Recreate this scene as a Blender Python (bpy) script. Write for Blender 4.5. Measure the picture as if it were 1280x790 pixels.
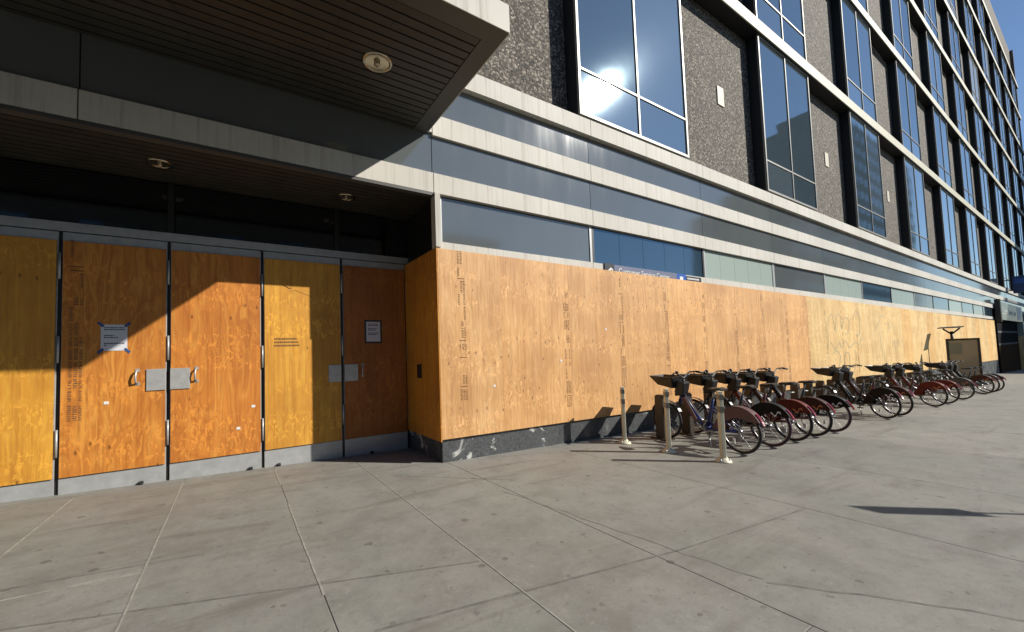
import bpy, math, random
from mathutils import Vector, Matrix
random.seed(7)
S = bpy.context.scene
for o in list(bpy.data.objects): bpy.data.objects.remove(o)
COL = S.collection
R = math.radians
# ------------------------------------------------------------------ camera
CAM_H = 1.47
yaw, pitch, roll = .5802, .0499, .0342
cy_, sy_, cp_, sp_, cr_, sr_ = math.cos(yaw), math.sin(yaw), math.cos(pitch), math.sin(pitch), math.cos(roll), math.sin(roll)
fwd = Vector((sy_*cp_, cy_*cp_, sp_)); rgt = Vector((cy_, -sy_, 0)); dwn = fwd.cross(rgt)
rx = cr_*rgt + sr_*dwn; dn = -sr_*rgt + cr_*dwn
cd = bpy.data.cameras.new('camera'); cam = bpy.data.objects.new('camera', cd); COL.objects.link(cam)
cam.matrix_world = Matrix(((rx.x, -dn.x, -fwd.x, 0), (rx.y, -dn.y, -fwd.y, 0), (rx.z, -dn.z, -fwd.z, CAM_H), (0, 0, 0, 1)))
cd.sensor_width = 36; cd.lens = 505.67/1280*36
cd.shift_x = (640-624.18)/1280; cd.shift_y = (418.28-395)/1280
cd.clip_start = .05; cd.clip_end = 3000
S.camera = cam
# ------------------------------------------------------------------ light
SUN = Vector((.635, -.555, .54)).normalized()
w = bpy.data.worlds.new('World'); S.world = w; w.use_nodes = True
nt = w.node_tree; bg = nt.nodes['Background']
sky = nt.nodes.new('ShaderNodeTexSky'); sky.sky_type = 'NISHITA'; sky.sun_disc = False
sky.sun_elevation = math.asin(SUN.z); sky.sun_rotation = math.atan2(SUN.x, SUN.y)
sky.altitude = 300; sky.air_density = 1.0; sky.dust_density = .1; sky.ozone_density = 4.0
nt.links.new(sky.outputs[0], bg.inputs[0]); bg.inputs[1].default_value = .085
ld = bpy.data.lights.new('sun', 'SUN'); ld.energy = 5.0; ld.angle = R(.53); ld.color = (1, .945, .85)
sun = bpy.data.objects.new('sun', ld); COL.objects.link(sun)
sun.rotation_euler = SUN.to_track_quat('Z', 'Y').to_euler(); sun.location = SUN*60
S.view_settings.view_transform = 'Standard'; S.view_settings.look = 'None'
S.view_settings.exposure = .33; S.view_settings.gamma = 1
try:
    S.cycles.caustics_reflective = False; S.cycles.caustics_refractive = False
except Exception: pass
# ------------------------------------------------------------------ ground law
def gz(x, y): return -.027*x - .008*(y-3.2)
# ------------------------------------------------------------------ materials
MATS = {}
class NT:
    def __init__(s, name):
        s.m = bpy.data.materials.new(name); s.m.use_nodes = True; s.t = s.m.node_tree
        s.b = s.t.nodes['Principled BSDF']; MATS[name] = s.m
    def n(s, typ, **kw):
        nd = s.t.nodes.new(typ)
        for k, v in kw.items(): setattr(nd, k, v)
        return nd
    def l(s, a, b): s.t.links.new(a, b)
    def set(s, **kw):
        names = {'rough': 'Roughness', 'metal': 'Metallic', 'ior': 'IOR', 'spec': 'Specular IOR Level', 'coat': 'Coat Weight', 'coatr': 'Coat Roughness'}
        for k, v in kw.items():
            if k == 'col': s.b.inputs['Base Color'].default_value = (*v, 1)
            else: s.b.inputs[names[k]].default_value = v
        return s
    def coord(s, scale=(1, 1, 1), rnd=0.0, kind='Object'):
        tc = s.n('ShaderNodeTexCoord'); mp = s.n('ShaderNodeMapping'); mp.inputs['Scale'].default_value = scale
        if rnd:
            oi = s.n('ShaderNodeObjectInfo'); mu = s.n('ShaderNodeVectorMath', operation='SCALE')
            cx = s.n('ShaderNodeCombineXYZ')
            for i in range(3): s.l(oi.outputs['Random'], cx.inputs[i])
            s.l(cx.outputs[0], mu.inputs[0]); mu.inputs['Scale'].default_value = rnd
            ad = s.n('ShaderNodeVectorMath', operation='ADD')
            s.l(tc.outputs[kind], ad.inputs[0]); s.l(mu.outputs[0], ad.inputs[1]); s.l(ad.outputs[0], mp.inputs[0])
        else: s.l(tc.outputs[kind], mp.inputs[0])
        return mp.outputs[0]
    def noise(s, vec, scale=1, detail=4, rough=.55, dist=0):
        nd = s.n('ShaderNodeTexNoise'); nd.inputs['Scale'].default_value = scale; nd.inputs['Detail'].default_value = detail
        nd.inputs['Roughness'].default_value = rough; nd.inputs['Distortion'].default_value = dist; s.l(vec, nd.inputs['Vector'])
        return nd.outputs['Fac']
    def voro(s, vec, scale, out='Distance', feature='F1'):
        nd = s.n('ShaderNodeTexVoronoi'); nd.feature = feature; nd.inputs['Scale'].default_value = scale; s.l(vec, nd.inputs['Vector'])
        return nd.outputs[out]
    def ramp(s, fac, stops, interp='LINEAR'):
        nd = s.n('ShaderNodeValToRGB'); cr = nd.color_ramp; cr.interpolation = interp
        while len(cr.elements) < len(stops): cr.elements.new(.5)
        for e, (p, c) in zip(cr.elements, stops):
            e.position = p; e.color = (*c, 1) if len(c) == 3 else c
        s.l(fac, nd.inputs[0]); return nd.outputs[0]
    def g(s, fac, a, b): return s.ramp(fac, [(a, (0, 0, 0)), (b, (1, 1, 1))])
    def mix(s, a, b, fac, blend='MIX'):
        nd = s.n('ShaderNodeMix', data_type='RGBA', blend_type=blend)
        for sock, v in ((nd.inputs[0], fac), (nd.inputs[6], a), (nd.inputs[7], b)):
            if isinstance(v, (int, float)): sock.default_value = v
            elif isinstance(v, tuple): sock.default_value = (*v, 1)
            else: s.l(v, sock)
        return nd.outputs[2]
    def math(s, op, a, b=0.0):
        nd = s.n('ShaderNodeMath', operation=op)
        for i, v in enumerate((a, b)):
            if isinstance(v, (int, float)): nd.inputs[i].default_value = v
            else: s.l(v, nd.inputs[i])
        return nd.outputs[0]
    def bump(s, h, strength=.3, dist=.01):
        nd = s.n('ShaderNodeBump'); nd.inputs['Strength'].default_value = strength; nd.inputs['Distance'].default_value = dist
        s.l(h, nd.inputs['Height']); s.l(nd.outputs[0], s.b.inputs['Normal'])
    def color(s, c): s.l(c, s.b.inputs['Base Color'])
    def rgh(s, c): s.l(c, s.b.inputs['Roughness'])

def plain(name, col, rough=.6, metal=0, var=.15, scale=6, **kw):
    k = NT(name); k.set(rough=rough, metal=metal, **kw)
    v = k.coord(); n = k.noise(v, scale, 5, .6)
    a = tuple(c*(1-var) for c in col); b = tuple(min(1, c*(1+var)) for c in col)
    k.color(k.ramp(n, [(.3, a), (.7, b)]))
    return k.m

def plywood(name, light, mid, dark, cathedral=1.0, knots=.5):
    k = NT(name); k.set(rough=.62)
    v = k.coord((1, 1, 1), 41.0)
    def mp(sc):
        m = k.n('ShaderNodeMapping'); m.inputs['Scale'].default_value = sc; k.l(v, m.inputs[0]); return m.outputs[0]
    # rotary-cut figure: contour lines of a slow field
    fld = k.noise(mp((2.6, 2.6, .62)), 1.0, 3.0, .5, .35)
    rings = k.math('SINE', k.math('MULTIPLY', fld, 95.0))
    rings = k.math('ADD', k.math('MULTIPLY', rings, .5), .5)
    rings = k.math('POWER', rings, 2.2)
    fine = k.noise(mp((90, 90, 2.2)), 1.0, 3, .6); medi = k.noise(mp((24, 24, .8)), 1.0, 4, .65)
    broad = k.noise(mp((5.5, 5.5, .35)), 1.0, 4, .6)
    blot = k.noise(mp((1.3, 1.3, .9)), 1.0, 3, .5)
    c = k.ramp(broad, [(.28, mid), (.5, tuple((a+b)/2 for a, b in zip(mid, light))), (.72, light)])
    c = k.mix(c, dark, k.math('MULTIPLY', rings, .27*cathedral))
    hi = k.math('MULTIPLY', k.math('POWER', k.math('ADD', k.math('MULTIPLY', k.math('SINE', k.math('MULTIPLY', fld, 62.0)), .5), .5), 5.0), k.g(broad, .3, .6))
    c = k.mix(c, (min(1, light[0]*1.12), min(1, light[1]*1.32), min(1, light[2]*1.55)), k.math('MULTIPLY', hi, .6*cathedral))
    c = k.mix(c, dark, k.math('MULTIPLY', k.g(fine, .52, .78), .5))
    c = k.mix(c, dark, k.math('MULTIPLY', k.g(medi, .5, .72), .5))
    c = k.mix(c, tuple(min(1, x*1.15) for x in light), k.math('MULTIPLY', k.g(medi, .3, .46), -.5) if False else k.math('MULTIPLY', k.math('SUBTRACT', 1.0, k.g(medi, .3, .46)), .45))
    c = k.mix(c, k.mix(c, dark, .45), k.g(blot, .45, .7))
    # ripple flecks in rows
    fl = k.noise(mp((16, 16, 7)), 1.0, 3, .7, 1.5)
    rows = k.g(k.noise(mp((.35, .35, 2.6)), 1.0, 2, .5), .47, .57)
    c = k.mix(c, tuple(min(1, x*1.25) for x in light), k.math('MULTIPLY', k.math('MULTIPLY', k.g(fl, .52, .62), rows), .75))
    # knots: sparse dark spots
    vd = k.n('ShaderNodeTexVoronoi', voronoi_dimensions='2D'); vd.inputs['Scale'].default_value = 1.0
    sx = k.n('ShaderNodeSeparateXYZ'); k.l(mp((6.5, 6.5, 3.2)), sx.inputs[0]); cx2 = k.n('ShaderNodeCombineXYZ')
    k.l(sx.outputs[0], cx2.inputs[0]); k.l(sx.outputs[2], cx2.inputs[1]); k.l(cx2.outputs[0], vd.inputs['Vector'])
    rowk = k.math('ADD', k.g(k.noise(mp((.3, .3, 1.7)), 1.0, 2, .5), .5, .6), .12)
    pick = k.n('ShaderNodeSeparateColor'); k.l(vd.outputs['Color'], pick.inputs[0])
    kn = k.math('MULTIPLY', rowk, k.math('MULTIPLY', k.math('SUBTRACT', 1.0, k.g(vd.outputs['Distance'], .035, .115)), k.math('GREATER_THAN', pick.outputs[0], 1-knots)))
    c = k.mix(c, tuple(x*.3 for x in dark), k.math('MINIMUM', k.math('MULTIPLY', kn, .7), .75))
    # object colour as a per-sheet tint
    oi = k.n('ShaderNodeObjectInfo')
    c = k.mix(c, oi.outputs['Color'], 1.0, 'MULTIPLY')
    k.color(c)
    k.rgh(k.ramp(fine, [(.3, (.5,)*3), (.7, (.72,)*3)]))
    k.bump(k.math('ADD', k.math('MULTIPLY', fine, .5), k.math('MULTIPLY', rings, .3)), .25, .002)
    return k.m
PLY_O = plywood('plywood_orange', (.715, .402, .163), (.615, .326, .115), (.36, .160, .050), .75, .5)
PLY_Y = plywood('plywood_pale', (.82, .59, .275), (.73, .47, .185), (.43, .22, .065), .6, .25)
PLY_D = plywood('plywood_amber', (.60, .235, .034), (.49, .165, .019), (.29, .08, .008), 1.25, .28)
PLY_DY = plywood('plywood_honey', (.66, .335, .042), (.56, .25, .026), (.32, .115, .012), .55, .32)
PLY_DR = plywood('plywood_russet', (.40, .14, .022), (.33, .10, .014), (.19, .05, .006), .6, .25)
PLY_EDGE = plain('plywood_edge', (.62, .42, .2), .8, 0, .3, 60)

def concrete_band():
    k = NT('precast_white'); k.set(rough=.72)
    v = k.coord((1, 1, 1))
    def mp(sc):
        m = k.n('ShaderNodeMapping'); m.inputs['Scale'].default_value = sc; k.l(v, m.inputs[0]); return m.outputs[0]
    st = k.noise(mp((5, 5, .35)), 1, 5, .65); st2 = k.noise(mp((18, 18, .6)), 1, 3, .6); big = k.noise(mp((.7, .7, .7)), 1, 3, .5)
    c = k.ramp(big, [(.3, (.50, .48, .43)), (.7, (.60, .58, .525))])
    c = k.mix(c, (.24, .205, .165), k.math('MULTIPLY', k.math('MULTIPLY', k.g(st, .50, .70), k.g(st2, .4, .62)), .9))
    c = k.mix(c, (.42, .385, .325), k.math('MULTIPLY', k.g(st2, .5, .7), .35))
    dr = k.noise(mp((9, 9, .14)), 1, 4, .6); c = k.mix(c, (.20, .17, .135), k.math('MULTIPLY', k.math('MULTIPLY', k.g(dr, .57, .66), k.g(k.noise(mp((.9, .9, .5)), 1, 3, .6), .45, .62)), .55))
    k.color(c); k.bump(k.noise(v, 60, 4), .15, .003); return k.m
BAND = concrete_band()
def pebble():
    k = NT('pebble_aggregate'); k.set(rough=.85)
    v = k.coord((1, 1, 1), 13.0)
    vn = k.n('ShaderNodeTexVoronoi'); vn.inputs['Scale'].default_value = 27; k.l(v, vn.inputs['Vector'])
    sp = k.n('ShaderNodeSeparateColor'); k.l(vn.outputs['Color'], sp.inputs[0])
    c = k.ramp(sp.outputs[0], [(.0, (.034, .030, .025)), (.35, (.080, .070, .057)), (.6, (.140, .121, .098)), (.85, (.25, .218, .178)), (1, (.42, .37, .31))])
    c = k.mix(c, (.02, .017, .014), k.g(vn.outputs['Distance'], .5, .9))
    big = k.noise(v, 1.3, 4, .6)
    c = k.mix(c, (.08, .07, .058), k.math('MULTIPLY', k.g(big, .45, .7), .4))
    k.color(c)
    inv = k.math('SUBTRACT', 1.0, vn.outputs['Distance']); k.bump(inv, .8, .011); return k.m
PEB = pebble()
def pavement():
    k = NT('pavement_concrete'); k.set(rough=.75)
    v = k.coord((1, 1, 1))
    def mp(sc, rot=0):
        m = k.n('ShaderNodeMapping'); m.inputs['Scale'].default_value = sc; m.inputs['Rotation'].default_value = (0, 0, rot); k.l(v, m.inputs[0]); return m.outputs[0]
    big = k.noise(v, .55, 5, .6, .6); mid = k.noise(v, 3.2, 6, .65); fine = k.noise(v, 55, 4, .7)
    hue = k.noise(v, .9, 3, .5)
    c = k.ramp(big, [(.3, (.168, .164, .146)), (.52, (.217, .213, .191)), (.72, (.265, .260, .234))])
    c = k.mix(c, k.ramp(hue, [(.35, (.200, .214, .180)), (.65, (.236, .216, .198))]), .35)
    c = k.mix(c, (.125, .112, .095), k.math('MULTIPLY', k.g(mid, .5, .76), .55))
    c = k.mix(c, (.32, .30, .26), k.math('MULTIPLY', k.math('SUBTRACT', 1.0, k.g(mid, .27, .5)), .3))
    spk = k.noise(v, 17, 5, .75); c = k.mix(c, (.12, .113, .097), k.math('MULTIPLY', k.g(spk, .54, .72), .55)); c = k.mix(c, (.34, .33, .29), k.math('MULTIPLY', k.math('SUBTRACT', 1.0, k.g(spk, .3, .42)), .4))
    # gritty grain
    c = k.mix(c, (.12, .11, .095), k.math('MULTIPLY', k.g(fine, .5, .75), .35))
    # water / wheel streaks sweeping along the pavement
    stk = k.noise(mp((.55, 3.2, 1), .5), 1, 4, .55, .8)
    c = k.mix(c, (.115, .102, .083), k.math('MULTIPLY', k.g(stk, .56, .70), .5))
    # trodden gum and drips
    for sc, thr, amt in ((2.6, .83, .8), (5.5, .95, .6)):
        vo = k.n('ShaderNodeTexVoronoi', voronoi_dimensions='2D'); vo.inputs['Scale'].default_value = sc; vo.inputs['Randomness'].default_value = 1
        jit = k.n('ShaderNodeVectorMath', operation='ADD'); k.l(v, jit.inputs[0])
        nz = k.n('ShaderNodeTexNoise'); nz.inputs['Scale'].default_value = 14; k.l(v, nz.inputs['Vector'])
        sc_ = k.n('ShaderNodeVectorMath', operation='SCALE'); k.l(nz.outputs['Color'], sc_.inputs[0]); sc_.inputs['Scale'].default_value = .07
        k.l(sc_.outputs[0], jit.inputs[1]); k.l(jit.outputs[0], vo.inputs['Vector'])
        pk = k.n('ShaderNodeSeparateColor'); k.l(vo.outputs['Color'], pk.inputs[0])
        sz = k.math('MULTIPLY', k.math('POWER', pk.outputs[1], 2.0), .10)
        spot = k.math('MULTIPLY', k.math('LESS_THAN', vo.outputs['Distance'], sz), k.math('GREATER_THAN', pk.outputs[0], 1-thr+.15))
        c = k.mix(c, (.075, .067, .055), k.math('MULTIPLY', spot, amt*.7))
    oi = k.n('ShaderNodeObjectInfo'); t = k.ramp(oi.outputs['Random'], [(0, (.90, .905, .90)), (1, (1.06, 1.05, 1.04))])
    c = k.mix(c, t, 1.0, 'MULTIPLY'); k.color(c)
    k.rgh(k.ramp(big, [(.3, (.62,)*3), (.7, (.85,)*3)]))
    k.bump(k.math('ADD', fine, k.math('MULTIPLY', mid, .7)), .28, .004); return k.m
PAVE = pavement()
def glass(name, col, rough=.045, ior=1.75, wav=.0, metal=0):
    k = NT(name); k.set(col=col, rough=rough, ior=ior, metal=metal)
    v = k.coord((1, 1, 1), 9.0); n = k.noise(v, 1.1, 2, .5)
    k.bump(n, .05+wav, .02)
    return k.m
GLASS = glass('window_glass', (.29, .385, .45), .035, 1.8, 0, .8)
GLASS_2 = glass('window_glass_dim', (.22, .31, .37), .035, 1.8, .02, .8)
GLASS_3 = glass('window_glass_bright', (.34, .44, .51), .04, 1.8, .03, .8)
GLASS_B = glass('window_glass_blind', (.36, .37, .33), .05, 1.7)
GLASS_D = glass('transom_glass', (.004, .005, .006), .04, 1.6)
GLASS_T = glass('tinted_glass', (.08, .14, .20), .06, 1.8, 0, .6)
GLASS_P = glass('frosted_glass', (.36, .43, .39), .2, 1.5)
def spandrel():
    k = NT('spandrel_panel'); k.set(rough=.1, ior=2.0)
    v = k.coord((1, 1, 1))
    m = k.n('ShaderNodeMapping'); m.inputs['Scale'].default_value = (4, 4, .4); k.l(v, m.inputs[0])
    n = k.noise(v, .5, 3, .5); st = k.noise(m.outputs[0], 1, 4, .6)
    c = k.ramp(n, [(.3, (.098, .112, .116)), (.7, (.122, .136, .139))])
    c = k.mix(c, (.15, .155, .15), k.math('MULTIPLY', k.g(st, .6, .8), .3)); k.color(c)
    k.rgh(k.ramp(st, [(.3, (.07,)*3), (.8, (.12,)*3)])); return k.m
SPAN = spandrel()
ALU = plain('brushed_aluminium', (.40, .41, .41), .42, .3, .12, 9)
FRAME = plain('window_frame_metal', (.27, .265, .245), .45, .3, .1, 3)
STEEL = plain('stainless_plate', (.45, .45, .44), .42, .4, .12, 14)
BLACKM = plain('dark_bronze_metal', (.012, .012, .012), .45, 0, .2, 4)
REVEAL = plain('black_reveal_and_soffit_shade', (.010, .011, .012), .6, 0, .2, 4)
FASCIA = plain('pale_fascia', (.50, .48, .375), .6, .0, .07, 2)
SLAT = plain('bronze_soffit_slat', (.036, .032, .025), .5, 0, .22, 3)
SLATGAP = plain('soffit_shadow_gap', (.006, .005, .004), .9, 0, .1, 3)
SOFFRAME = plain('soffit_border', (.062, .061, .056), .5, 0, .1, 2)
REFL = plain('lamp_reflector', (.42, .36, .26), .2, 1.0, .08, 12)
RING = plain('lamp_ring', (.5, .47, .4), .35, .4, .1, 12)
def granite():
    k = NT('dark_granite'); k.set(rough=.3)
    v = k.coord(); n = k.noise(v, 40, 4, .7); b = k.noise(v, 2.2, 5, .65, 1.0); b2 = k.noise(v, .8, 2)
    c = k.ramp(n, [(.35, (.035, .038, .041)), (.65, (.10, .107, .112))])
    c = k.mix(c, (.5, .5, .48), k.math('MULTIPLY', k.math('MULTIPLY', k.g(b, .60, .64), k.g(b2, .45, .55)), .9)); k.color(c)
    k.rgh(k.ramp(b, [(.4, (.25,)*3), (.65, (.7,)*3)])); return k.m
GRAN = granite()
CONC_D = plain('core_concrete', (.10, .10, .10), .8)
ASPH = plain('asphalt', (.05, .05, .05), .85, 0, .25, 3)
KERB = plain('kerb_concrete', (.27, .26, .23), .8)
FILL = plain('light_joint_filler', (.275, .265, .225), .8, 0, .25, 12)
DARKJ = plain('dark_joint', (.14, .134, .116), .9, 0, .3, 12)
PAPER = plain('paper', (.62, .62, .66), .7, 0, .04, 5)
INK = plain('ink', (.06, .06, .08), .8)
TAPE = plain('blue_tape', (.03, .075, .22), .6)
STAMP = plain('stamp_ink', (.17, .08, .03), .8, 0, .4, 30)
GRAF = plain('faded_paint', (.42, .41, .27), .7, 0, .25, 10)
MATTE = plain('entrance_recess_shade', (.012, .012, .012), .95, spec=.05)  # near-black colour stands for the shade of a recess that is not modelled
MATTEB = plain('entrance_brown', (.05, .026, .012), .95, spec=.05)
RUST = plain('dark_rust', (.05, .03, .02), .8)
CREAM = plain('cream_post', (.62, .58, .43), .45, .0, .1, 6)
GREYB = plain('grey_reflective_band', (.17, .165, .14), .4, .2, .1, 6)
RUB = plain('tyre_rubber', (.014, .013, .014), .75)
RUBP = plain('plum_tyre', (.04, .012, .028), .65)
CHROME = plain('rim_alloy', (.32, .32, .32), .3, .9, .1, 10)
BLK = plain('black_plastic', (.012, .011, .011), .4)
DOCKM = plain('dock_brown_metal', (.055, .042, .029), .5, 0, .15, 5)
BL_F = plain('blue_frame', (.010, .016, .11), .32, 0, .1, 6, coat=.5)
BK_F = plain('black_frame', (.010, .009, .012), .3, 0, .1, 6, coat=.5)
SV_F = plain('silver_frame', (.20, .20, .21), .35, .6, .1, 6)
RD_F = plain('red_frame', (.085, .008, .007), .32, 0, .1, 6, coat=.5)
SK_M = plain('mauve_skirt', (.13, .068, .068), .6, 0, .1, 6, spec=.22)
SK_K = plain('black_skirt', (.006, .005, .005), .6, 0, .1, 6, spec=.22)
SK_R = plain('red_skirt', (.12, .019, .011), .6, 0, .1, 6, spec=.22)
SK_B = plain('brown_skirt', (.055, .02, .014), .6, 0, .15, 6, spec=.22)
SK_G = plain('grey_skirt', (.09, .085, .08), .6, 0, .15, 6, spec=.22)
WHT = plain('white_mark', (.72, .72, .70), .5, 0, .05)
ORG = plain('orange_mark', (.55, .22, .09), .5, 0, .05)
TAILR = plain('red_tail_lens', (.24, .005, .006), .18, 0, .1, 8, coat=.6)
PLEX = glass('kiosk_glass', (.27, .25, .21), .1, 1.5)
SIGN_B = plain('sign_slate', (.16, .17, .24), .35, 0, .05)
SIGN_D = plain('sign_dark', (.03, .03, .035), .35, 0, .05)
SIGN_BL = plain('sign_blue', (.02, .10, .42), .35, 0, .05)
SIGN_G = plain('sign_grey_green', (.16, .19, .17), .3, 0, .05)
BLADE = plain('blade_blue', (.012, .05, .16), .4, 0, .1)
TILE_G = plain('green_grey_tile', (.24, .30, .27), .35, 0, .12, 2)
FARGL = plain('opposite_wall', (.12, .125, .115), .7, 0, .15, .5)
FARST = plain('added_block_stone', (.30, .27, .22), .8, 0, .15, .5)

# ------------------------------------------------------------------ mesh helpers
class MB:
    def __init__(s): s.v = []; s.f = []; s.sm = []
    def quad(s, pts, smooth=False):
        i = len(s.v); s.v += [tuple(p) for p in pts]; s.f.append(tuple(range(i, i+len(pts)))); s.sm.append(smooth); return s
    def box(s, a, b):
        x0, y0, z0 = a; x1, y1, z1 = b; i = len(s.v)
        s.v += [(x0, y0, z0), (x1, y0, z0), (x1, y1, z0), (x0, y1, z0), (x0, y0, z1), (x1, y0, z1), (x1, y1, z1), (x0, y1, z1)]
        for q in ((0, 3, 2, 1), (4, 5, 6, 7), (0, 1, 5, 4), (1, 2, 6, 5), (2, 3, 7, 6), (3, 0, 4, 7)):
            s.f.append(tuple(i+k for k in q)); s.sm.append(False)
        return s
    def hexa(s, p):
        i = len(s.v); s.v += [tuple(q) for q in p]
        for q in ((0, 3, 2, 1), (4, 5, 6, 7), (0, 1, 5, 4), (1, 2, 6, 5), (2, 3, 7, 6), (3, 0, 4, 7)):
            s.f.append(tuple(i+k for k in q)); s.sm.append(False)
        return s
    def prism(s, poly, d):          # poly: list of 3D points, extruded by vector d
        n = len(poly); i = len(s.v); d = Vector(d)
        s.v += [tuple(p) for p in poly] + [tuple(Vector(p)+d) for p in poly]
        s.f.append(tuple(range(i+n-1, i-1, -1))); s.f.append(tuple(range(i+n, i+2*n))); s.sm += [False, False]
        for k in range(n):
            j = (k+1) % n; s.f.append((i+k, i+j, i+n+j, i+n+k)); s.sm.append(False)
        return s
    def tube(s, pts, r, n=8, caps=True, closed=False):
        pts = [Vector(p) for p in pts]; m = len(pts)
        rad = r if isinstance(r, (list, tuple)) else [r]*m
        rings = []; nrm = None
        for k in range(m):
            if closed: t = (pts[(k+1) % m]-pts[k-1]).normalized()
            else: t = (pts[min(k+1, m-1)]-pts[max(k-1, 0)]).normalized()
            if nrm is None:
                nrm = t.orthogonal().normalized()
            else:
                nrm = nrm - t*nrm.dot(t)
                nrm = nrm.normalized() if nrm.length > 1e-6 else t.orthogonal().normalized()
            b = t.cross(nrm); i = len(s.v); rings.append(i)
            for q in range(n):
                a = 2*math.pi*q/n; s.v.append(tuple(pts[k] + (nrm*math.cos(a)+b*math.sin(a))*rad[k]))
        cnt = m if closed else m-1
        for k in range(cnt):
            a, b_ = rings[k], rings[(k+1) % m]
            for q in range(n):
                q2 = (q+1) % n; s.f.append((a+q, a+q2, b_+q2, b_+q)); s.sm.append(True)
        if caps and not closed:
            s.f.append(tuple(rings[0]+q for q in range(n-1, -1, -1))); s.f.append(tuple(rings[-1]+q for q in range(n))); s.sm += [False, False]
        return s
    def torus(s, c, R_, r, axis='y', n=32, m=8):
        c = Vector(c); pts = []
        for k in range(n):
            a = 2*math.pi*k/n
            if axis == 'y': pts.append(c+Vector((math.cos(a)*R_, 0, math.sin(a)*R_)))
            else: pts.append(c+Vector((math.cos(a)*R_, math.sin(a)*R_, 0)))
        i0 = len(s.v)
        for k in range(n):
            a = 2*math.pi*k/n; o = Vector((math.cos(a), 0, math.sin(a))) if axis == 'y' else Vector((math.cos(a), math.sin(a), 0))
            u = Vector((0, 1, 0)) if axis == 'y' else Vector((0, 0, 1))
            for q in range(m):
                b = 2*math.pi*q/m; s.v.append(tuple(pts[k]+o*(r*math.cos(b))+u*(r*math.sin(b))))
        for k in range(n):
            for q in range(m):
                k2, q2 = (k+1) % n, (q+1) % m
                s.f.append((i0+k*m+q, i0+k*m+q2, i0+k2*m+q2, i0+k2*m+q)); s.sm.append(True)
        return s
    def lathe(s, prof, c=(0, 0, 0), n=24, smooth=True):    # prof: (r, z)
        i = len(s.v); cx, cy, cz = c
        for r, z in prof:
            for q in range(n):
                a = 2*math.pi*q/n; s.v.append((cx+r*math.cos(a), cy+r*math.sin(a), cz+z))
        for k in range(len(prof)-1):
            for q in range(n):
                q2 = (q+1) % n; s.f.append((i+k*n+q, i+k*n+q2, i+(k+1)*n+q2, i+(k+1)*n+q)); s.sm.append(smooth)
        return s
    def mesh(s, name):
        me = bpy.data.meshes.new(name); me.from_pydata(s.v, [], s.f); me.polygons.foreach_set('use_smooth', s.sm); me.update(); return me
    def build(s, name, mat, parent=None, loc=(0, 0, 0), bevel=0):
        me = s.mesh(name); me.materials.append(mat)
        o = bpy.data.objects.new(name, me)
        if name in ('grade_stamp', 'print', 'scuff'): o['kind'] = 'stuff'
        COL.objects.link(o); o.location = loc; o.parent = parent
        if bevel:
            md = o.modifiers.new('bevel', 'BEVEL'); md.width = bevel; md.segments = 2; md.limit_method = 'ANGLE'; md.angle_limit = R(40)
        return o
def inst(src, parent=None, loc=None, rz=None):
    o = src.copy(); COL.objects.link(o); o.parent = parent
    if loc is not None: o.location = loc
    if rz is not None: o.rotation_euler = (0, 0, rz)
    return o
def empty(name, label, cat, loc=(0, 0, 0), rz=0, group=None):
    o = bpy.data.objects.new(name, None); o.empty_display_size = .2; COL.objects.link(o); o.location = loc; o.rotation_euler = (0, 0, rz)
    o['label'] = label; o['category'] = cat
    if group: o['group'] = group
    return o
def tag(o, label, cat, group=None):
    o['label'] = label; o['category'] = cat
    if group: o['group'] = group
    return o
def copy_tree(o, parent=None):
    c = o.copy(); COL.objects.link(c); c.parent = parent
    for ch in o.children: copy_tree(ch, c)
    return c
def own_mat(o, mat):
    o.material_slots[0].link = 'OBJECT'; o.material_slots[0].material = mat
def text(name, body, size, mat, parent, origin, xdir=(1, 0, 0), updir=(0, 0, 1), depth=.002, align='LEFT'):
    cu = bpy.data.curves.new(name, 'FONT'); cu.body = body; cu.size = size; cu.extrude = depth; cu.align_x = align; cu.resolution_u = 3
    t = bpy.data.objects.new(name+'_tmp', cu); COL.objects.link(t)
    bpy.context.view_layer.update()
    me = bpy.data.meshes.new_from_object(t.evaluated_get(bpy.context.evaluated_depsgraph_get()))
    bpy.data.objects.remove(t); bpy.data.curves.remove(cu)
    me.materials.clear(); me.materials.append(mat); me.name = name
    o = bpy.data.objects.new(name, me); COL.objects.link(o); o.parent = parent
    X = Vector(xdir).normalized(); U = Vector(updir).normalized(); Z = X.cross(U)
    o.matrix_local = Matrix(((X.x, U.x, Z.x, origin[0]), (X.y, U.y, Z.y, origin[1]), (X.z, U.z, Z.z, origin[2]), (0, 0, 0, 1)))
    return o

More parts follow.
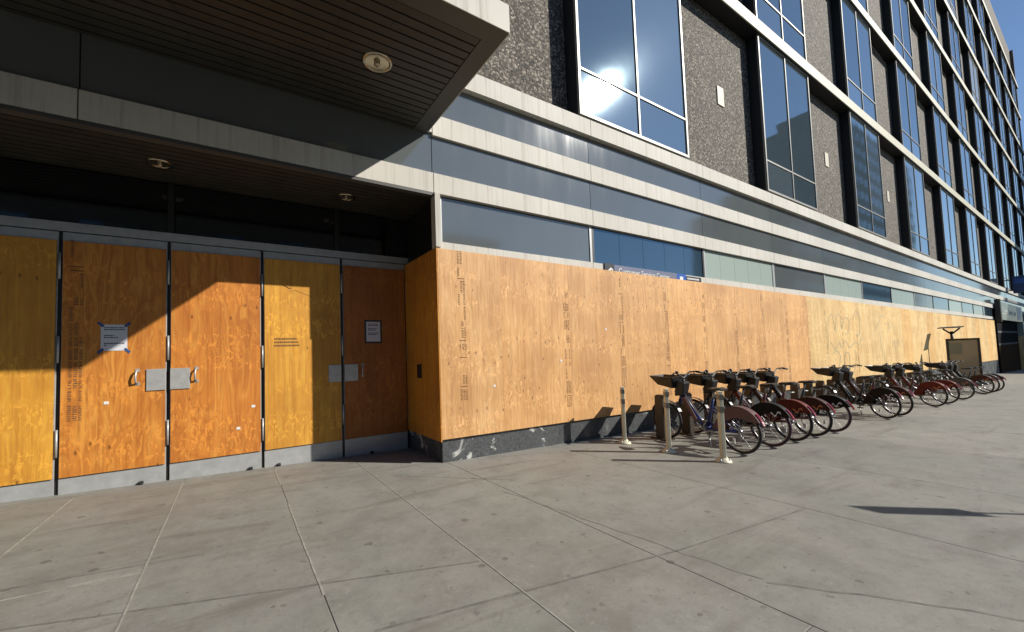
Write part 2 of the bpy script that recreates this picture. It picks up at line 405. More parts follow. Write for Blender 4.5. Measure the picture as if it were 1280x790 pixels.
# ================================================================== GROUND
def gsheet(name, x0, x1, y0, y1, dz, mat, kind='structure'):
    m = MB().quad([(x0, y0, gz(x0, y0)+dz), (x1, y0, gz(x1, y0)+dz), (x1, y1, gz(x1, y1)+dz), (x0, y1, gz(x0, y1)+dz)])
    o = m.build(name, mat); o['kind'] = kind; return o
gsheet('ground', -300, 900, -500, 600, -.32, ASPH)
gsheet('road', -60, 420, -17, -4.2, -.13, ASPH)
kb = MB()
for a in range(-60, 200, 20):
    p = []
    for dz in (-.2, 0.0):
        for (x, y) in ((a, -4.2), (a+19.99, -4.2), (a+19.99, -4.02), (a, -4.02)): p.append((x, y, gz(x, y)+dz))
    kb.hexa(p)
o = kb.build('kerb', KERB); o['kind'] = 'structure'
side = gsheet('sidewalk', -60, 420, -4.0, 8.0, -.0045, DARKJ)
def slab(x0, x1, y0, y1):
    g = .0022; p = []
    x0 += g; x1 -= g; y0 += g; y1 -= g
    for dz, e in ((-.0042, 0), (-.002, 0), (0, .003)):
        for (x, y) in ((x0+e, y0+e), (x1-e, y0+e), (x1-e, y1-e), (x0+e, y1-e)): p.append((x, y, gz(x, y)+dz))
    m = MB(); m.v = p
    for b in (0, 4):
        for k in range(4):
            j = (k+1) % 4; m.f.append((b+k, b+j, b+4+j, b+4+k)); m.sm.append(False)
    m.f.append((8, 9, 10, 11)); m.sm.append(False)
    return m.build('slab', PAVE, side)
xl = [-12, -9, -6.4, -4.6, -3.57, -2.55, -1.53, -.55, .47, 1.53, 2.62, 4.62, 6.7, 9.2, 12, 15, 18.5, 22.5, 27, 32, 40, 52, 70, 110, 200]
for a, b in zip(xl[:-1], xl[1:]):
    if b <= -.5: ys = [-4, -1.2, .9, 3.95, 6.95]
    elif b < 2.7: ys = [-4, -1.2, 1.0, 6.95]
    elif b < 30: ys = [-4, -1.5, 6.0]
    else: ys = [-4, .6, 6.0]
    for c, d in zip(ys[:-1], ys[1:]): slab(a, b, c, d)
def strip(pts, wdt, mat, name, dz=.003):
    m = MB()
    for (x0, y0), (x1, y1) in zip(pts[:-1], pts[1:]):
        d = Vector((x1-x0, y1-y0)).normalized(); nx, ny = -d.y*wdt/2, d.x*wdt/2; p = []
        for z in (-.006, dz):
            for (x, y) in ((x0-nx, y0-ny), (x1-nx, y1-ny), (x1+nx, y1+ny), (x0+nx, y0+ny)): p.append((x, y, gz(x, y)+z))
        m.hexa(p)
    return m.build(name, mat, side)
def wob(x0, y0, x1, y1, n=14, a=.0025):
    return [(x0+(x1-x0)*k/n+random.uniform(-a, a), y0+(y1-y0)*k/n+random.uniform(-a, a)) for k in range(n+1)]
strip(wob(-1.53, 3.6, -1.53, 6.6), .0115, FILL, 'joint_filler')
strip(wob(-.55, 2.4, -.55, 6.6), .0115, FILL, 'joint_filler')
strip(wob(.47, 5.75, .47, 6.6), .016, FILL, 'joint_filler')
strip(wob(.47, 2.85, .47, 4.9), .014, FILL, 'joint_filler')
strip(wob(1.53, 1.4, 1.53, 6.3), .010, FILL, 'joint_filler')
strip(wob(-2.5, 4.06, -.55, 3.90), .016, FILL, 'joint_filler')
strip(wob(-2.5, 4.3, -.2, 4.0), .02, DARKJ, 'saw_cut', .001)
strip(wob(-1.2, 3.55, 1.5, 2.66), .018, DARKJ, 'saw_cut', .001)
strip(wob(.64, 2.31, 2.84, 1.93), .022, DARKJ, 'saw_cut', .001)
strip(wob(2.84, 1.93, 4.6, 1.75), .016, DARKJ, 'saw_cut', .001)
strip(wob(2.55, 3.9, 2.9, 1.35, 14, .02), .015, DARKJ, 'saw_cut', .001)
strip(wob(2.9, 1.35, 3.9, .0, 10, .02), .02, DARKJ, 'saw_cut', .001)
strip(wob(1.75, 5.3, 2.9, 4.2), .014, DARKJ, 'saw_cut', .001)

# ================================================================== OFFICE BUILDING
XE = 89.0
bld = empty('office_building', 'long office block with projecting window bays, pebble panels and canopy over boarded doors', 'building', (0, 0, 0))
YP = 5.79      # pebble plane
# core walls behind everything
core = MB()
core.box((2.75, 5.62, -4), (XE-.1, 24, 6.0)); core.box((-14, 5.62, 3.975), (2.745, 24, 6.0)); core.box((-14, 5.9, 6.005), (XE-.1, 24, 40.4)); core.box((-14, 7.02, -2), (2.745, 23.9, 3.97))
core.build('wall', CONC_D, bld)
def run(name, mat, z0, z1, y0, xs, y1=5.615, gap=.012, bevel=0):
    for a, b in zip(xs[:-1], xs[1:]):
        MB().box((0, 0, 0), (b-a-gap, y1-y0, z1-z0)).build(name, mat, bld, (a+gap/2, y0, z0), bevel)
xb = [-13.0, -9.2, -5.4, -1.3, 2.515, 5.9, 9.85, 13.6, 17.5] + [17.5+3.85*k for k in range(1, 18)]
xb = [x for x in xb if x < XE-1] + [XE]
xr = [x for x in xb if x >= 2.515]
run('ledge', BAND, 5.73, 6.05, 5.45, xb)
run('spandrel_panel', SPAN, 5.175, 5.725, 5.55, xb)
run('white_band', BAND, 4.84, 5.17, 5.50, xr)
run('white_band', BAND, 4.88, 5.17, 5.505, [x for x in xb if x < 2.6])
run('spandrel_panel', SPAN, 4.255, 4.835, 5.55, xr)
run('spandrel_panel', SPAN, 4.255, 4.874, 5.55, [x for x in xb if x < 2.6])
run('white_band', BAND, 3.945, 4.25, 5.50, xb)
run('window_sill', BAND, 3.0, 3.222, 5.55, xr)
# row C: mixed glazing
MB().box((2.515, 5.47, 3.118), (2.60, 5.62, 3.94)).build('corner_post', BAND, bld)
kinds = ['span', 'tint', 'frost', 'span', 'frost', 'tint', 'frost', 'span', 'tint', 'frost', 'tint', 'span', 'tint'] + ['tint']*20
for (a, b), kd in zip(zip(xr[:-1], xr[1:]), kinds):
    if b > 57: break
    a2 = max(a, 2.605)
    mat = {'span': SPAN, 'tint': GLASS_T, 'frost': GLASS_P}[kd]
    for x in (a2, b-.06): fr = MB().box((x, 5.555, 3.224), (x+.055, 5.60, 3.94)).build('glazing_mullion', ALU if kd != 'tint' else BLACKM, bld)
    n = 1 if kd == 'span' else 5
    for q in range(n):
        xa = a2+.057+(b-a2-.12)*q/n; xc = a2+.057+(b-a2-.12)*(q+1)/n-.008
        MB().box((0, 0, 0), (xc-xa, .02, .70)).build('pane', mat, fr, (xa, 5.572, 3.226))
# granite plinth
g = MB()
for a, b in ((2.56, 5.9), (5.905, 9.85), (9.855, 13.6), (13.605, 17.5), (17.505, 25), (25.005, 33), (33.005, 43), (43.005, 53)):
    g.box((a, 5.535, -2.6), (b, 5.615, .245))
g.build('granite_plinth', GRAN, bld)
MB().box((2.56, 5.62, -.4), (2.70, 6.9, .245)).build('granite_plinth', GRAN, bld)
MB().box((2.60, 5.62, .25), (2.74, 6.95, 3.94)).build('return_wall', BLACKM, bld)

# --- bays
F = [10.97, 16.1, 21.0, 25.8, 30.7, 35.1]
XL = [5.62+7.72*k for k in range(-2, 11)]
WB = 3.66
for j, z in enumerate(F):
    for a in [x for x in range(-14, 86, 11)]:
        b = min(a+11, XE)
        fb = MB().box((.002, .035, .004), (b-a-.012, .42, .376)).build('floor_soffit_shade', REVEAL, bld, (a, 5.36, z))  # black body puts the soffit shade under the fascia into the colour
        MB().box((0, 0, 0), (b-a-.01, .033, .38)).build('floor_fascia', FASCIA, fb)
levels = [(6.055, F[0])] + [(F[i]+.385, F[i+1]) for i in range(5)]
# pebble panels
for (z0, z1) in levels:
    for k in range(len(XL)):
        a = XL[k]+WB; b = (XL[k+1] if k+1 < len(XL) else XE)
        if a > XE-1: continue
        b = min(b, XE)
        MB().box((0, 0, 0), (b-a, .08, z1-z0-.005)).build('pebble_panel', PEB, bld, (a, YP, z0))
MB().box((-14, YP, F[5]+.385), (XE, 5.895, 40.7)).build('pebble_parapet', PEB, bld)
MB().box((XE+.005, 5.5, -3), (XE+.3, 24, 40.7)).build('end_wall', PEB, bld)
# windows: frame mesh with sub-parts pane and reveal
def make_window(h, low):
    f = MB(); t = .06; y0, y1 = 0, .06
    f.box((0, y0, 0), (t, y1, h)); f.box((WB-t, y0, 0), (WB, y1, h))
    f.box((t, y0, 0), (WB-t, y1, t)); f.box((t, y0, h-t), (WB-t, y1, h))
    m = 1.80
    f.box((m, y0+.004, t), (m+t*.8, y1, h-t))
    f.box((t, y0+.008, low), (m, y1, low+t*.75)); f.box((m+t*.8, y0+.008, low), (WB-t, y1, low+t*.75))
    win = f.build('window', FRAME, bld)
    rv = MB()
    rv.box((.012, .062, .01), (.10, .345, h-.01)); rv.box((WB-.10, .062, .01), (WB-.012, .345, h-.01))
    rv.box((.11, .062, .01), (WB-.11, .33, .09)); rv.box((.11, .2, .1), (WB-.11, .33, h-.01))
    rv.build('reveal', REVEAL, win)
    for (a, b) in ((t, m), (m+t*.8, WB-t)):
        for (c, d) in ((t, low), (low+t*.75, h-t)):
            MB().box((a+.002, .03, c+.002), (b-.002, .05, d-.002)).build('pane', GLASS, win)
    return win
for j, (z0, z1) in enumerate(levels):
    win = None
    for k, x in enumerate(XL):
        if x > XE-3.6: continue
        zb = z0+.045 if j == 0 else z0+.004
        if win is None:
            win = make_window(z1-zb-.006, .93 if j == 0 else 1.02); c = win
        else: c = copy_tree(win, bld)
        c.location = (x, 5.44, zb)
        for ch in c.children:
            q = random.random()
            if ch.name.startswith('pane') and q < .5: own_mat(ch, GLASS_2 if q < .28 else GLASS_3)
        if (j == 4 and k in (6, 7, 9)) or (j == 3 and k in (8,)):
            for ch in c.children:
                if ch.name.startswith('pane') and random.random() < .5: own_mat(ch, GLASS_B)
for x, z in ((11.42, 8.33), (19.1, 8.33), (26.8, 8.33), (3.6, 8.33)):
    MB().box((0, 0, 0), (.34, .03, .55)).build('wall_plate', FASCIA, bld, (x, YP-.026, z), .006)
# blocking to the underside of bays over the ledge
# --- canopy
can = MB().box((-14, 3.335, 4.875), (2.435, 5.44, 5.15)).box((-14, 5.4405, 4.8755), (2.43, 5.548, 4.8785)).build('canopy', SLATGAP, bld)
fa = MB()
for a, b in ((-14, -9), (-8.99, -4.5), (-4.49, .4), (.41, 2.44)): fa.box((a, 3.32, 4.866), (b, 3.333, 5.17))
fa.box((2.437, 3.334, 4.866), (2.45, 5.49, 5.17)); fa.build('canopy_fascia', BAND, can)
MB().box((-14, 3.42, 5.172), (2.36, 5.44, 5.40)).build('canopy_upstand', FASCIA, can)
so = MB().box((-14, 3.333, 4.862), (2.436, 3.55, 4.874)).box((2.225, 3.552, 4.862), (2.436, 5.545, 4.874)); so.build('soffit_border', SOFFRAME, can)
ys = 3.558; n = 0
while ys < 5.52:
    y2 = min(ys+.099, 5.545); xs = [2.215]
    x = 2.215
    m = MB(); first = True
    while x > -14:
        L = random.uniform(2.6, 3.2) if not first else random.uniform(.8, 3.0)
        first = False
        m.box((max(x-L, -14)+.004, ys, 4.863+random.uniform(0, .002)), (x, y2, 4.874)); x -= L
    m.build('slat', SLAT, can); ys += .121
def downlight(x, y, z, r, parent):
    ring = MB().lathe([(r*.78, -.001), (r*.80, -.010), (r, -.012), (r*1.02, -.002)], (0, 0, 0), 28).build('downlight', RING, parent, (x, y, z))
    if parent.parent is bld:
        pass
    return ring
def lightset(x, y, z, r, parent):
    d = MB().lathe([(r*.80, -.004), (r*.83, -.014), (r, -.016), (r*1.03, -.002)], (0, 0, 0), 28)
    d.lathe([(r*.80, -.006), (r*.62, -.003), (r*.42, -.0015), (.001, -.001)], (0, 0, 0), 28)
    d.lathe([(r*.2, -.002), (r*.22, -.03), (r*.12, -.045), (.001, -.047)], (0, 0, 0), 14)
    return d.build('downlight', REFL, parent, (x, y, z))
for x in (1.37, -2.6, -6.6): lightset(x, 4.45, 4.864, .165, can)
# --- entrance recess
YD = 6.84
rec = MB().box((-14, 5.50, 3.90), (2.51, 5.615, 3.94)).build('recess_soffit', SOFFRAME, bld)
ys = 5.62
while ys < YD+.1:
    y2 = min(ys+.099, YD+.12)
    MB().box((-14, ys, 3.945), (2.595, y2, 3.965)).build('slat', SLAT, rec); ys += .121
for x, y in ((-.76, 6.26), (1.42, 6.28), (-3.0, 6.26)): lightset(x, y, 3.945, .125, rec)
tr = MB().box((-14, YD, 3.135), (2.595, YD+.1, 3.245)).build('transom_bar', ALU, bld)
tg = MB()
for x in (-4.6, -2.8, -.75, 1.36): tg.box((x, YD+.01, 3.25), (x+.07, YD+.07, 3.94))
tg.box((-14, YD+.1, 3.25), (2.59, YD+.16, 3.94))
tgo = tg.build('transom_frame', BLACKM, bld)
for a, b in ((-14, -4.61), (-4.52, -2.81), (-2.72, -.76), (-.67, 1.35), (1.44, 2.20)):
    MB().box((0, 0, 0), (b-a, .02, .66)).build('pane', GLASS_D, tgo, (a, YD+.04, 3.26))
# doors
dx = [-3.87, -2.81, -1.74, -.73, .34, 1.45, 2.53]
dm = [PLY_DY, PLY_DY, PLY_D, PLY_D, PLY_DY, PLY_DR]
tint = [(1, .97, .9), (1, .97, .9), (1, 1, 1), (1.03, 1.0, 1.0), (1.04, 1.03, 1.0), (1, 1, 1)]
doors = []; plys = []
for i, (a, b) in enumerate(zip(dx[:-1], dx[1:])):
    gl, gr = .018, .018
    zb = min(gz(a, YD), gz(b, YD))-.045
    x0, x1 = a+gl, b-gr
    d = MB()
    d.box((x0, YD+.0, zb+.02), (x1, YD+.05, .205))              # bottom rail
    d.box((x0, YD+.0, 3.015), (x1, YD+.05, 3.122))              # top rail
    d.box((x0, YD+.004, .207), (x0+.05, YD+.05, 3.013)); d.box((x1-.05, YD+.004, .207), (x1, YD+.05, 3.013))
    door = d.build('door', ALU, bld, (0, 0, 0), .003); doors.append(door)
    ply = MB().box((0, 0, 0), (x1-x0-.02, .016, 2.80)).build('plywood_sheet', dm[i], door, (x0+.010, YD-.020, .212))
    ply.color = (*tint[i], 1); plys.append(ply)
    MB().box((b-.012, YD+.02, zb), (b+.012, YD+.09, 3.13)).build('door_gap', BLACKM, door)
    for z in ((.45, 1.55, 2.55) if i in (2, 4, 1) else (.35, 1.4, 2.45)):
        m = MB(); m.tube([(b-.001, YD-.012, z), (b-.001, YD-.012, z+.32)], .012, 8); m.build('hinge', STEEL, door)
    for q in range(1):
        xx = random.uniform(x0+.1, x1-.1)
        MB().box((xx, YD-.05, gz(xx, YD)+.002), (xx+.05, YD-.003, gz(xx, YD)+.04)).build('door_stop', RUB, door, bevel=.01)
def lockplate(door, x0, x1, z0, z1):
    MB().box((x0, YD-.034, z0), (x1, YD-.022, z1)).build('lock_plate', STEEL, door, (0, 0, 0), .003)
lockplate(doors[2], -.945, -.752, 1.165, 1.44); lockplate(doors[3], -.708, -.50, 1.165, 1.44)
lockplate(doors[4], 1.235, 1.425, 1.13, 1.40); lockplate(doors[5], 1.475, 1.685, 1.13, 1.40)
def handle(door, x, z, s=1):
    m = MB(); m.tube([(x, YD-.02, z), (x-.01*s, YD-.06, z-.02), (x-.014*s, YD-.075, z-.08), (x-.012*s, YD-.07, z-.14), (x, YD-.02, z-.17)], .011, 8)
    m.box((x-.022, YD-.026, z-.02), (x+.022, YD-.021, z+.02)).box((x-.022, YD-.026, z-.19), (x+.022, YD-.021, z-.15)); m.build('handle', STEEL, door)
handle(doors[2], -1.03, 1.43); handle(doors[3], -.43, 1.43); handle(doors[5], 1.76, 1.38)
for dr, x, z in ((doors[2], -1.34, 1.03), (doors[3], .20, .84), (doors[3], .02, .55)):
    MB().box((x, YD-.024, z), (x+.045, YD-.021, z+.035)).build('sticker', WHT, dr)
# grade stamps & scribbles ------------------------------------------------
def stampmesh(h, seed, wd=.12):
    rnd = random.Random(seed); m = MB(); z = 0
    while z < h:
        kd = rnd.random()
        if kd < .12: m.box((0, 0, z), (wd, .0015, z+.012)); z += .05; continue
        if kd < .25: z += rnd.uniform(.04, .12); continue
        L = rnd.uniform(.08, .22); cols = [(.0, .030), (.045, .08), (.092, .12)]
        for (c0, c1) in cols:
            if rnd.random() < .3: continue
            q = z
            while q < z+L:
                s = rnd.uniform(.010, .024)
                # one pseudo letter = two strokes
                m.box((c0, 0, q), (c1, .0015, q+.008)); 
                if rnd.random() < .8: m.box((c0 if rnd.random() < .5 else c1-.010, 0, q+.008), ((c0+.010) if rnd.random() < .5 else c1, .0015, q+s*.8))
                q += s+.006
        z += L+rnd.uniform(.02, .05)
    return m
def linesmesh(wd, rows, hh, seed, y=0):
    rnd = random.Random(seed); m = MB(); z = 0
    for r in rows:
        if r:
            x = 0; end = wd*r
            while x < end:
                L = min(rnd.uniform(.008, .028), end-x); m.box((x, y, z-hh*.55), (x+L, y+.001, z)); x += L+.005
        z -= hh
    return m
stampmesh(2.1, 5).build('grade_stamp', STAMP, plys[2], (.06, -.0016, .65))
linesmesh(.34, [.9, .95, 1.0], .05, 9).build('grade_stamp', STAMP, plys[4], (.12, -.0012, 1.62))
m = MB(); m.tube([(.24, 0, 2.42), (.33, -.0, 2.37), (.36, 0, 2.38)], .006, 5); m.tube([(.40, 0, 2.35), (.66, 0, 2.25)], .003, 5); m.build('scuff', STAMP, plys[4])

# ================================================================== HOARDING
hd = empty('plywood_hoarding', 'long orange and pale plywood hoarding covering the ground-floor windows above the granite plinth', 'hoarding', (2.54, 5.5, 0))
SW = 1.5; xs = [2.545]
xs += [3.65+SW*k for k in range(0, 60)]
xs = [x for x in xs if x < 51.5]+[52.4]
stx = MB
st_src = [stampmesh(2.2, s) for s in (11, 12, 13)]
st_me = []
for q in st_src:
    me = q.mesh('grade_stamp'); me.materials.append(STAMP); st_me.append(me)
for i, (a, b) in enumerate(zip(xs[:-1], xs[1:])):
    zt0, zt1 = 3.10-.004*(a-2.5), 3.10-.004*(b-2.5)
    bt0, bt1 = .255-.013*(a-2.5)*.9, .255-.013*(b-2.5)*.9
    g_ = .0012; yo = random.uniform(-.001, .001)
    Y0, Y1 = 5.490+yo, 5.508+yo
    m = MB(); P = []
    zz = bt0
    for y in (0, Y1-Y0):
        P.append([(0, y, 0), (b-a-2*g_, y, bt1-bt0), (b-a-2*g_, y, zt1-bt0), (0, y, zt0-bt0)])
    m.hexa([P[0][0], P[0][1], P[1][1], P[1][0], P[0][3], P[0][2], P[1][2], P[1][3]])
    pale = a > 14.9
    o = m.build('plywood_sheet', PLY_Y if pale else PLY_O, hd, (a+g_-2.54, Y0-5.5, bt0))
    t = random.uniform(.90, 1.06); wv = random.uniform(-.03, .03)
    o.color = (t, t*(1+wv*.5), t*(1+wv*1.5), 1)
    if a > 24 and i % 3 == 1: o.color = (t*.97, t*.86, t*.72, 1)
    if i < 12:
        s = bpy.data.objects.new('grade_stamp', st_me[i % 3]); s['kind'] = 'stuff'; COL.objects.link(s); s.parent = o
        zoff = .5 if i % 2 == 0 else .25
        s.location = ((.32 if i == 0 else 1.36), -.0016, zoff if i else .55)
    for q in range(random.randint(2, 5)):
        pass
# batten between sheets and plinth: a dark gap
MB().box((2.60-2.54, .010, .30), (49.5, .05, .34)).build('batten', PLY_EDGE, hd)
# return sheet on the side of the doorway
rs = MB().box((0, 0, 0), (.018, 1.36, 2.88)).build('plywood_sheet', PLY_DY, hd, (2.52-2.54, 5.486-5.5, .225)); rs.color = (.93, .80, .72, 1)
MB().box((2.5395-2.54, 5.483-5.5, .25), (2.546-2.54, 5.489-5.5, 3.105)).build('edge_strip', PLY_EDGE, hd)
MB().box((-.045, .66, .92), (-.0205, .80, 1.14)).build('latch_box', BLK, hd, (0, 0, .22), .006)
# screw heads and pale filler dots
dots = [(3.47, .98), (4.9, 1.33), (6.1, 1.9)]
for x, z in dots:
    MB().lathe([(.001, 0), (.022, 0)], (0, 0, 0), 10).build('filler_spot', WHT, hd, (x-2.54, -.0145, z)).rotation_euler = (R(90), 0, 0)
# graffiti: thin paint lines on the pale sheets
def scrawl(pts, r=.013):
    m = MB(); P = []
    for k in range(len(pts)-1):
        p0 = Vector(pts[max(k-1, 0)]); p1 = Vector(pts[k]); p2 = Vector(pts[k+1]); p3 = Vector(pts[min(k+2, len(pts)-1)])
        for t in [q/6 for q in range(6)]:
            P.append(.5*((2*p1)+(p2-p0)*t+(2*p0-5*p1+4*p2-p3)*t*t+(3*p1-p0-3*p2+p3)*t**3))
    P.append(Vector(pts[-1])); n = len(P)
    for k in range(n-1):
        d = (P[k+1]-P[k]).normalized() if (P[k+1]-P[k]).length > 1e-6 else Vector((1, 0)); nx, nz = -d.y*r, d.x*r
        m.quad([(P[k].x-nx, 0, P[k].y-nz), (P[k+1].x-nx, 0, P[k+1].y-nz), (P[k+1].x+nx, 0, P[k+1].y+nz), (P[k].x+nx, 0, P[k].y+nz)])
    return m
sc = [[(0, 1.3), (.1, 2.2), (.5, 2.5), (.7, 1.9), (.9, 2.45), (1.2, 2.5), (1.3, 2.0), (1.7, 2.4), (2.1, 2.3), (2.0, 1.9), (1.6, 1.8)],
      [(.2, 1.55), (.6, 1.25), (1.0, 1.5), (1.2, 1.3), (1.6, 1.55), (2.0, 1.3), (2.6, 1.5), (3.0, 1.4), (3.4, 1.7)],
      [(.1, .3), (.7, .5), (1.0, 1.0), (.7, 1.2), (.3, 1.1)], [(1.3, .5), (1.5, 1.1), (1.9, 1.0), (1.8, .4), (2.2, .35), (2.6, .9), (2.5, 1.2)],
      [(2.6, 2.4), (2.9, 2.7), (3.3, 2.4), (3.1, 1.8), (2.8, 1.75)], [(5.0, 1.9), (5.6, 2.3), (6.0, 2.6), (6.4, 2.5)], [(5.6, 2.0), (5.8, 1.0), (6.4, .5), (7.0, .45)],
      [(7.2, 1.2), (7.5, 1.5), (7.7, 1.1), (8.1, 1.5), (8.4, 1.2)], [(6.4, 2.2), (6.9, 2.3), (6.8, 2.0), (7.3, 2.2)]]
for q in sc: scrawl(q).build('graffiti', GRAF, hd, (17.2-2.54, -.0148, 0))

# ================================================================== NOTICES & SIGNS
def notice(x0, x1, z0, z1, label, rows, seed, tape):
    t = empty('paper_notice', label, 'notice', (x0, YD-.0225, z0), 0, 'paper notices taped on the boarded doors')
    wd, h = x1-x0, z1-z0
    MB().box((0, -.001, 0), (wd, 0, h)).build('sheet', PAPER, t)
    linesmesh(wd*.78, rows, h*.075, seed, -.0016).build('print', INK, t, (wd*.12, 0, h*.9))
    if tape:
        for cx, cz, a in ((0, 0, -45), (wd, 0, 45), (0, h, 45), (wd, h, -45)):
            o = MB().box((-.036, -.0022, -.014), (.036, -.0012, .014)).build('tape', TAPE, t, (cx, 0, cz)); o.rotation_euler = (0, R(a), 0)
    return t
notice(-1.375, -1.13, 1.685, 2.01, 'white paper notice with blue tape corners on the orange door crossed by slanting shadow', [1, 1, .0, .0, .5, .66, 0, 0, 1, .12], 3, True)
nt2 = notice(1.83, 2.06, 1.765, 2.095, 'white paper notice in a dark border on the reddish door in the shade', [.9, .9, 0, .8, .7, 0, 1.0, .8], 4, False)
MB().box((-.03, .0002, -.03), (.26, .0012, .36)).build('border', SIGN_D, nt2)
sg = empty('wall_sign', 'slate customer service sign half hidden behind the plywood top under the dark window', 'sign', (6.2, 5.545, 2.92))
MB().box((0, -.02, 0), (.28, 0, .318)).build('arrow_panel', SIGN_D, sg)
MB().box((.284, -.018, 0), (2.42, 0, .303)).build('text_panel', SIGN_B, sg)
MB().box((2.424, -.02, 0), (2.78, 0, .300)).build('logo_panel', SIGN_BL, sg)
MB().box((2.784, -.018, 0), (3.42, 0, .272)).build('end_panel', SIGN_D, sg)
text('lettering', 'Customer Service Center', .165, WHT, sg, (.40, -.021, .135))
linesmesh(.5, [1, 1], .07, 21, -.0195).build('print', WHT, sg, (2.83, 0, .235))
ar = MB(); ar.prism([(.05, -.022, .15), (.17, -.022, .235), (.12, -.022, .27), (.24, -.022, .20), (.22, -.022, .17), (.20, -.022, .2), (.08, -.022, .115)], (0, .001, 0))
ar.build('arrow', WHT, sg)
MB().box((2.53, -.0215, .12), (2.66, -.0205, .24)).build('logo', WHT, sg)

# far entrance: flat panel painted dark as the shaded recess, column, sign, blade
fe = MB().box((53.2, 5.46, -2.8), (65.6, 5.612, 2.95)).build('far_entrance_shade', MATTE, bld)
for z in (.85, 1.9): MB().box((53.3, 5.44, z), (65.5, 5.458, z+.14)).build('door_rail', CONC_D, fe)
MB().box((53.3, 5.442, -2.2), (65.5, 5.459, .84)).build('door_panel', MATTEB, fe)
cl = MB().box((66, 5.1, 1.6), (69.5, 5.61, 2.98)).build('far_column', TILE_G, bld)
MB().box((65.95, 5.05, -2.0), (69.55, 5.612, 1.595)).build('plywood_wrap', PLY_Y, cl)
MB().box((65.95, 5.07, -2.6), (69.55, 5.612, -2.005)).build('base', GRAN, cl)
MB().box((69.7, 5.45, -2.8), (84, 5.612, 2.95)).build('far_glazing', GLASS, bld)
fs = empty('entrance_sign', 'grey-green customer service sign box projecting over the far entrance beyond the hoarding', 'sign', (53.2, 5.2, 2.97))
MB().box((0, 0, 0), (14, .24, 1.5)).build('sign_box', SIGN_G, fs)
MB().box((-.5, -.06, -.2), (-.02, .25, 1.7)).build('end_cap', BLACKM, fs)
text('lettering', 'Customer Service Center', .78, WHT, fs, (1.2, -.004, .5))
MB().box((10.2, -.012, .15), (13.2, -.002, 1.4)).build('logo_panel', SIGN_BL, fs)
MB().box((11.3, -.018, .4), (12.1, -.0125, 1.15)).build('logo', WHT, fs)
bs = empty('blade_sign', 'dark blue blade sign box hung on the wall above the far entrance', 'sign', (61.5, 4.0, 5.6))
MB().box((0, -.0, 0), (.4, 1.15, 1.6)).build('blade', BLADE, bs, (0, 0, 0), .03)
MB().box((-.02, .12, .9), (-.002, 1.03, 1.35)).build('face_panel', SIGN_BL, bs)
MB().tube([(.2, 1.15, .3), (.2, 1.53, .3)], .05, 8).tube([(.2, 1.15, 1.3), (.2, 1.53, 1.3)], .05, 8).build('bracket', BLACKM, bs)

# ================================================================== BOLLARD POSTS
ord_ = ['nearest', 'middle', 'farthest']
lab = ['cream flat post nearest the camera, in front of the blue bicycle rear wheel', 'cream flat post between the other two posts, in front of a dock', 'cream flat post with grey bands closest to the plywood wall']
def make_post():
    t = empty('bollard_post', lab[0], 'bollard', (0, 0, 0), 0, 'flat cream marker posts beside the bike row')
    MB().box((-.026, -.055, .05), (.026, .055, 1.0)).build('post', CREAM, t, (0, 0, 0), .008)
    for z, h in ((.88, .075), (.70, .085)):
        MB().box((-.0285, -.0575, z), (.0285, .0575, z+h)).build('reflective_band', GREYB, t, (0, 0, 0), .002)
    MB().lathe([(.001, .075), (.05, .075), (.065, .05), (.105, .022), (.115, .0), (.001, -.01)], (0, 0, 0), 20).build('base', CREAM, t)
    for a in (45, 135, 225, 315):
        MB().lathe([(.001, .05), (.012, .05), (.014, .03)], (.085*math.cos(R(a)), .085*math.sin(R(a)), 0), 8).build('bolt', STEEL, t)
    return t
p0 = make_post()
for i, (x, y) in enumerate(((5.81, 3.17), (5.75, 3.99), (5.77, 4.88))):
    t = p0 if i == 0 else copy_tree(p0)
    t.location = (x, y, gz(x, y)); t['label'] = lab[i]; t.rotation_euler = (0, 0, R(-38))

# ================================================================== BICYCLES
WR = .335; WBASE = 1.43
def wheel(parent, cx, name):
    m = MB()
    m.tube([(0, -.06, 0), (0, .06, 0)], .035, 12)
    for k in range(20):
        a = 2*math.pi*k/20; s = .03 if k % 2 else -.03; a2 = a+(.35 if k % 4 < 2 else -.35)
        m.tube([(.03*math.cos(a2), s, .03*math.sin(a2)), (.292*math.cos(a), 0, .292*math.sin(a))], .0022, 4, False)
    w_ = m.build(name, CHROME, parent, (cx, 0, WR))
    MB().torus((0, 0, 0), WR-.022, .022, 'y', 40, 8).build('tyre', RUB, w_)
    MB().torus((0, 0, 0), .292, .012, 'y', 40, 6).build('rim', CHROME, w_)
    MB().box((.10, -.006, -.2), (.135, .006, -.12)).build('spoke_reflector', WHT, w_)
    return w_
def arc(r, a0, a1, n=14): return [(r*math.cos(R(a0+(a1-a0)*k/n)), r*math.sin(R(a0+(a1-a0)*k/n))) for k in range(n+1)]
